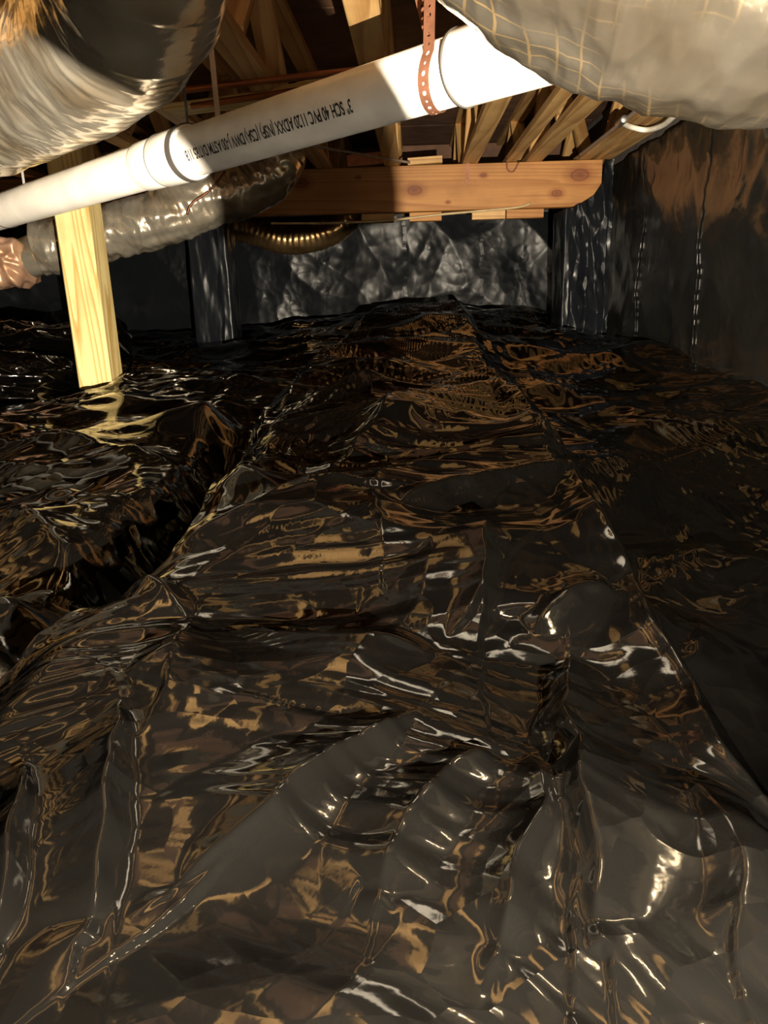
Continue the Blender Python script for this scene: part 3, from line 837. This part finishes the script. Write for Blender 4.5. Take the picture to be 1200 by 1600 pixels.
film_sheet('ground_sheet', lambda Y: np.full_like(Y, XL + .04), lambda Y: xl_edge(Y) + .05 + .03 * Y, .25, YF - .05, 520, 520,
           'crumpled black plastic ground sheet around the pine post', 100, -.01, False, False)
film_sheet('ground_sheet', lambda Y: xr_edge(Y) - .05 - .03 * Y, lambda Y: np.full_like(Y, XR - .01), .25, YF - .05, 260, 520,
           'black plastic ground sheet along the scuffed side wall liner', 200, -.01, False, False, .8)
film_sheet('ground_sheet', lambda Y: xl_edge(Y), lambda Y: xr_edge(Y) + .03, .22, 5.7, 520, 800,
           'wide crumpled black plastic sheet lapped over its two neighbours', 300, .04, True, True)
# film behind the camera
film_sheet('ground_sheet', lambda Y: np.full_like(Y, XL + .04), lambda Y: np.full_like(Y, XR - .01), YB + .05, .27, 260, 150,
           'strip of black plastic ground sheet where the work lamp stands', 400, -.02, False, False)

# ------------------------------------------------------------------ covered footing and bank
ft = empty('wrapped_footing', (Pp.x, 3.2, -.02)); tag(ft, 'low footing wrapped in black plastic under the pine post', 'footing')
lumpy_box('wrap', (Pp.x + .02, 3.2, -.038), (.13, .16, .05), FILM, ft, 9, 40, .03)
bk = empty('covered_mound', PY(20, 640, 3.1)); tag(bk, 'rounded bundle under black plastic lying beside the pine post', 'mound')
bc = PY(20, 600, 3.15)
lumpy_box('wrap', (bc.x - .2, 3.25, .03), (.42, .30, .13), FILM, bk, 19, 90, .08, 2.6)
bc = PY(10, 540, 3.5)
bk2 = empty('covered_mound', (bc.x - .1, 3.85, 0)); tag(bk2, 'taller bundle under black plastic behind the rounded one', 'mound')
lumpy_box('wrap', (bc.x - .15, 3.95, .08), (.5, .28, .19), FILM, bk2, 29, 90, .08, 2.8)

# ------------------------------------------------------------------ things lying on and nailed to the girder
def brickpos(px, Y): return PY(px, 256, Y).x
bx_ = brickpos(572, BY + .04)
br = board('brick_piece', (bx_ - .11, BY + .045, ZJ + .035), (bx_ + .11, BY + .05, ZJ + .05), .075, .065, BRICK); tag(br, 'orange brick piece lying on top of the girder', 'brick')
sx_ = brickpos(664, BY + .04)
wsb = board('wood_scrap', (sx_ - .10, BY + .04, ZJ + .022), (sx_ + .10, BY + .04, ZJ + .03), .07, .038, TRUSSW); tag(wsb, 'short wood offcut lying on top of the girder', 'wood scrap')
nx_ = brickpos(731, BY)
st = ribbon('bent_strip', [Vector((nx_, BY + .01, ZJ + .03)), Vector((nx_, BY - .003, ZJ + .0)), Vector((nx_ - .002, BY - .004, ZJ - .05)), Vector((nx_ - .006, BY - .006, ZJ - .11))], Vector((1, 0, 0)), .018, COPPERSTRAP)
tag(st, 'short rusty strip bent over the girder edge', 'strip')
hx_ = brickpos(797, BY)
hk = sweep('wire_hook', catmull([Vector((hx_ - .02, BY - .004, ZJ + .02)), Vector((hx_ - .015, BY - .006, ZJ - .04)), Vector((hx_ + .02, BY - .006, ZJ - .05)), Vector((hx_ + .05, BY - .005, ZJ + .0))], 20), .004, 8, COPPERSTRAP)
tag(hk, 'thin rusty wire hook looped against the girder face', 'hook')
zb = ZJ - .252
for k, (pa, pb_, lab, m_) in enumerate((((565), (615), 'small wood block fixed under the girder by the brown duct', TRUSSW), (640, 690, 'orange wood block fixed under the girder below the offcut', BEAMW), (738, 790, 'plain wood block fixed under the girder below the wire hook', TRUSSW), (792, 850, 'long wood block fixed under the girder towards the pilaster', BEAMW))):
    xa, xb = PY(pa, 335, BY).x, PY(pb_, 335, BY).x
    o = board('wood_block', (xa, BY + .05, zb - .028), (xb, BY + .05, zb - .028), .07, .05, m_); tag(o, lab, 'wood block')
lt = board('lath', PY(424, 349, BY + .02), PY(520, 349, BY + .02), .02, .012, PINE); tag(lt, 'pale wooden lath end tucked under the girder', 'lath')
cb = sweep('cable', catmull([PY(500, 349, BY + .0), PY(600, 345, BY - .005), PY(690, 335, BY - .008), PY(800, 325, BY - .010), PY(830, 318, BY - .008)], 40), .007, 8, m_plain('tan_cable', (.5, .38, .2), .5))
tag(cb, 'tan cable running along the lower edge of the girder', 'cable')
sill = board('sill_plate', (XL, YF - .07, .985), (XR - .01, YF - .07, .985), .13, .038, TRUSSW); tag(sill, 'wooden sill plate along the top of the far liner', 'sill')
rim = board('rim_board', (XL, YF - .03, 1.27), (XR - .01, YF - .03, 1.27), .04, .40, DARKW); tag(rim, 'rim board closing the truss ends above the far sill', 'rim board')

# ------------------------------------------------------------------ pipes, cables and boards under the trusses
for (a, b, r_, lab) in (((230, 147), (790, 84), .011, 'upper thin copper pipe strung under the trusses'), ((300, 166), (800, 92), .011, 'lower thin copper pipe strung under the trusses')):
    p0, p1 = PZ(*a, ZJ - .037), PZ(*b, ZJ - .037)
    o = sweep('copper_pipe', [p0.lerp(p1, k / 12) for k in range(13)], r_, 16, COPPER); tag(o, lab, 'pipe')
p0, p1 = PZ(270, 172, ZJ - .012), PZ(436, 150, ZJ - .012)
o = board('brace_board', p0, p1, .11, .024, PINE); tag(o, 'pale brace board under the trusses with brown stains', 'board')
p0, p1 = PZ(440, 148, ZJ - .012), PZ(575, 117, ZJ - .012)
o = board('brace_board', p0, p1, .10, .024, PINE); tag(o, 'pale brace board under the trusses between the copper pipes', 'board')
rb_ = sweep('conduit', catmull([PZ(905, 243, ZJ - .01), PZ(940, 216, ZJ - .01), PZ(975, 188, ZJ - .01), PZ(1030, 145, ZJ - .01), PZ(1090, 100, ZJ - .01)], 40), .009, 10, CABLE_B)
tag(rb_, 'brown conduit running under the trusses beside the side wall', 'conduit')
wc = empty('white_cable', PZ(972, 190, ZJ - .02)); tag(wc, 'white cable drooping from the conduit towards the netted duct', 'cable')
sweep('cable', catmull([PZ(970, 190, ZJ - .036), PZ(985, 198, ZJ - .038), PZ(1010, 203, ZJ - .05), PZ(1035, 196, ZJ - .06), PZ(1055, 180, ZJ - .06), PZ(1085, 158, ZJ - .05), PZ(1112, 143, ZJ - .03), PZ(1150, 118, ZJ - .012)], 60), .011, 12, CABLE_W, wc)
cyl('clip', PZ(966, 194, ZJ - .036), PZ(976, 186, ZJ - .036), .016, STEEL, wc)
wt = sweep('tie_wire', catmull([PY(352, 268, 4.04), PY(335, 290, 4.02), PY(322, 302, 4.02), PY(300, 318, 4.0), PY(292, 335, 4.0)], 30), .006, 8, COPPERSTRAP)
tag(wt, 'rusty tie wire hanging over the silver duct', 'wire')
hw_ = ribbon('wire_hanger', [Vector((PD(38, 290, 1.96).x, PD(38, 290, 1.96).y, ZJ)), PD(38, 290, 1.96)], right0, .006, GREYSTRAP)
tag(hw_, 'thin grey hanger strip beside the pine post carrying the pipe', 'strap')
cl = board('sheathed_cable', PZ(475, 226, ZJ - .01), PZ(640, 254, ZJ - .01), .012, .012, CABLE_B); tag(cl, 'dark sheathed cable crossing below the trusses near the brick', 'cable')

# ------------------------------------------------------------------ work lamp behind the camera
lx, ly = np.array([[LAMP.x]]), np.array([[LAMP.y - .10]])
zf = float((base_ground(lx, ly) + ridge_field(lx, ly) + film_height(lx, ly, 400))[0, 0]) - .012
lamp = empty('work_lamp', (LAMP.x, LAMP.y - .10, zf)); tag(lamp, 'black work lamp on a slim stand with an added bent bar that casts a shadow', 'lamp')
cyl('pole', (LAMP.x, LAMP.y - .10, zf), (LAMP.x, LAMP.y - .10, LAMP.z), .010, BLACKP, lamp)
cyl('foot', (LAMP.x, LAMP.y - .10, zf), (LAMP.x, LAMP.y - .10, zf + .025), .08, BLACKP, lamp)
cyl('head', (LAMP.x, LAMP.y - .11, LAMP.z), (LAMP.x, LAMP.y - .03, LAMP.z), .035, BLACKP, lamp)
D = .10
hp = [(-.148, .09), (-.153, .16), (-.205, .265), (-.30, .37), (-.45, .47)]
hpath = [LAMP + Vector((a * D, D, e * D)) for a, e in hp] + [LAMP + Vector((-.075, .06, .075)), LAMP + Vector((-.06, -.06, .06)), LAMP + Vector((-.03, -.09, .02))]
sweep('shadow_bar', catmull(hpath, 80), .0108, 20, BLACKP, lamp)  # added unseen bar, bent to shade the pipe, girder and near duct
ld = bpy.data.lights.new('lamp_beam', 'SPOT'); lo = bpy.data.objects.new('lamp_beam', ld); COL.objects.link(lo)
ld.energy = LAMP_W * 4; ld.color = (1.0, .86, .66); ld.shadow_soft_size = .0009; ld.spot_size = math.radians(84); ld.spot_blend = .3
lo.location = LAMP; lo.rotation_euler = (math.radians(93), 0, math.radians(11))
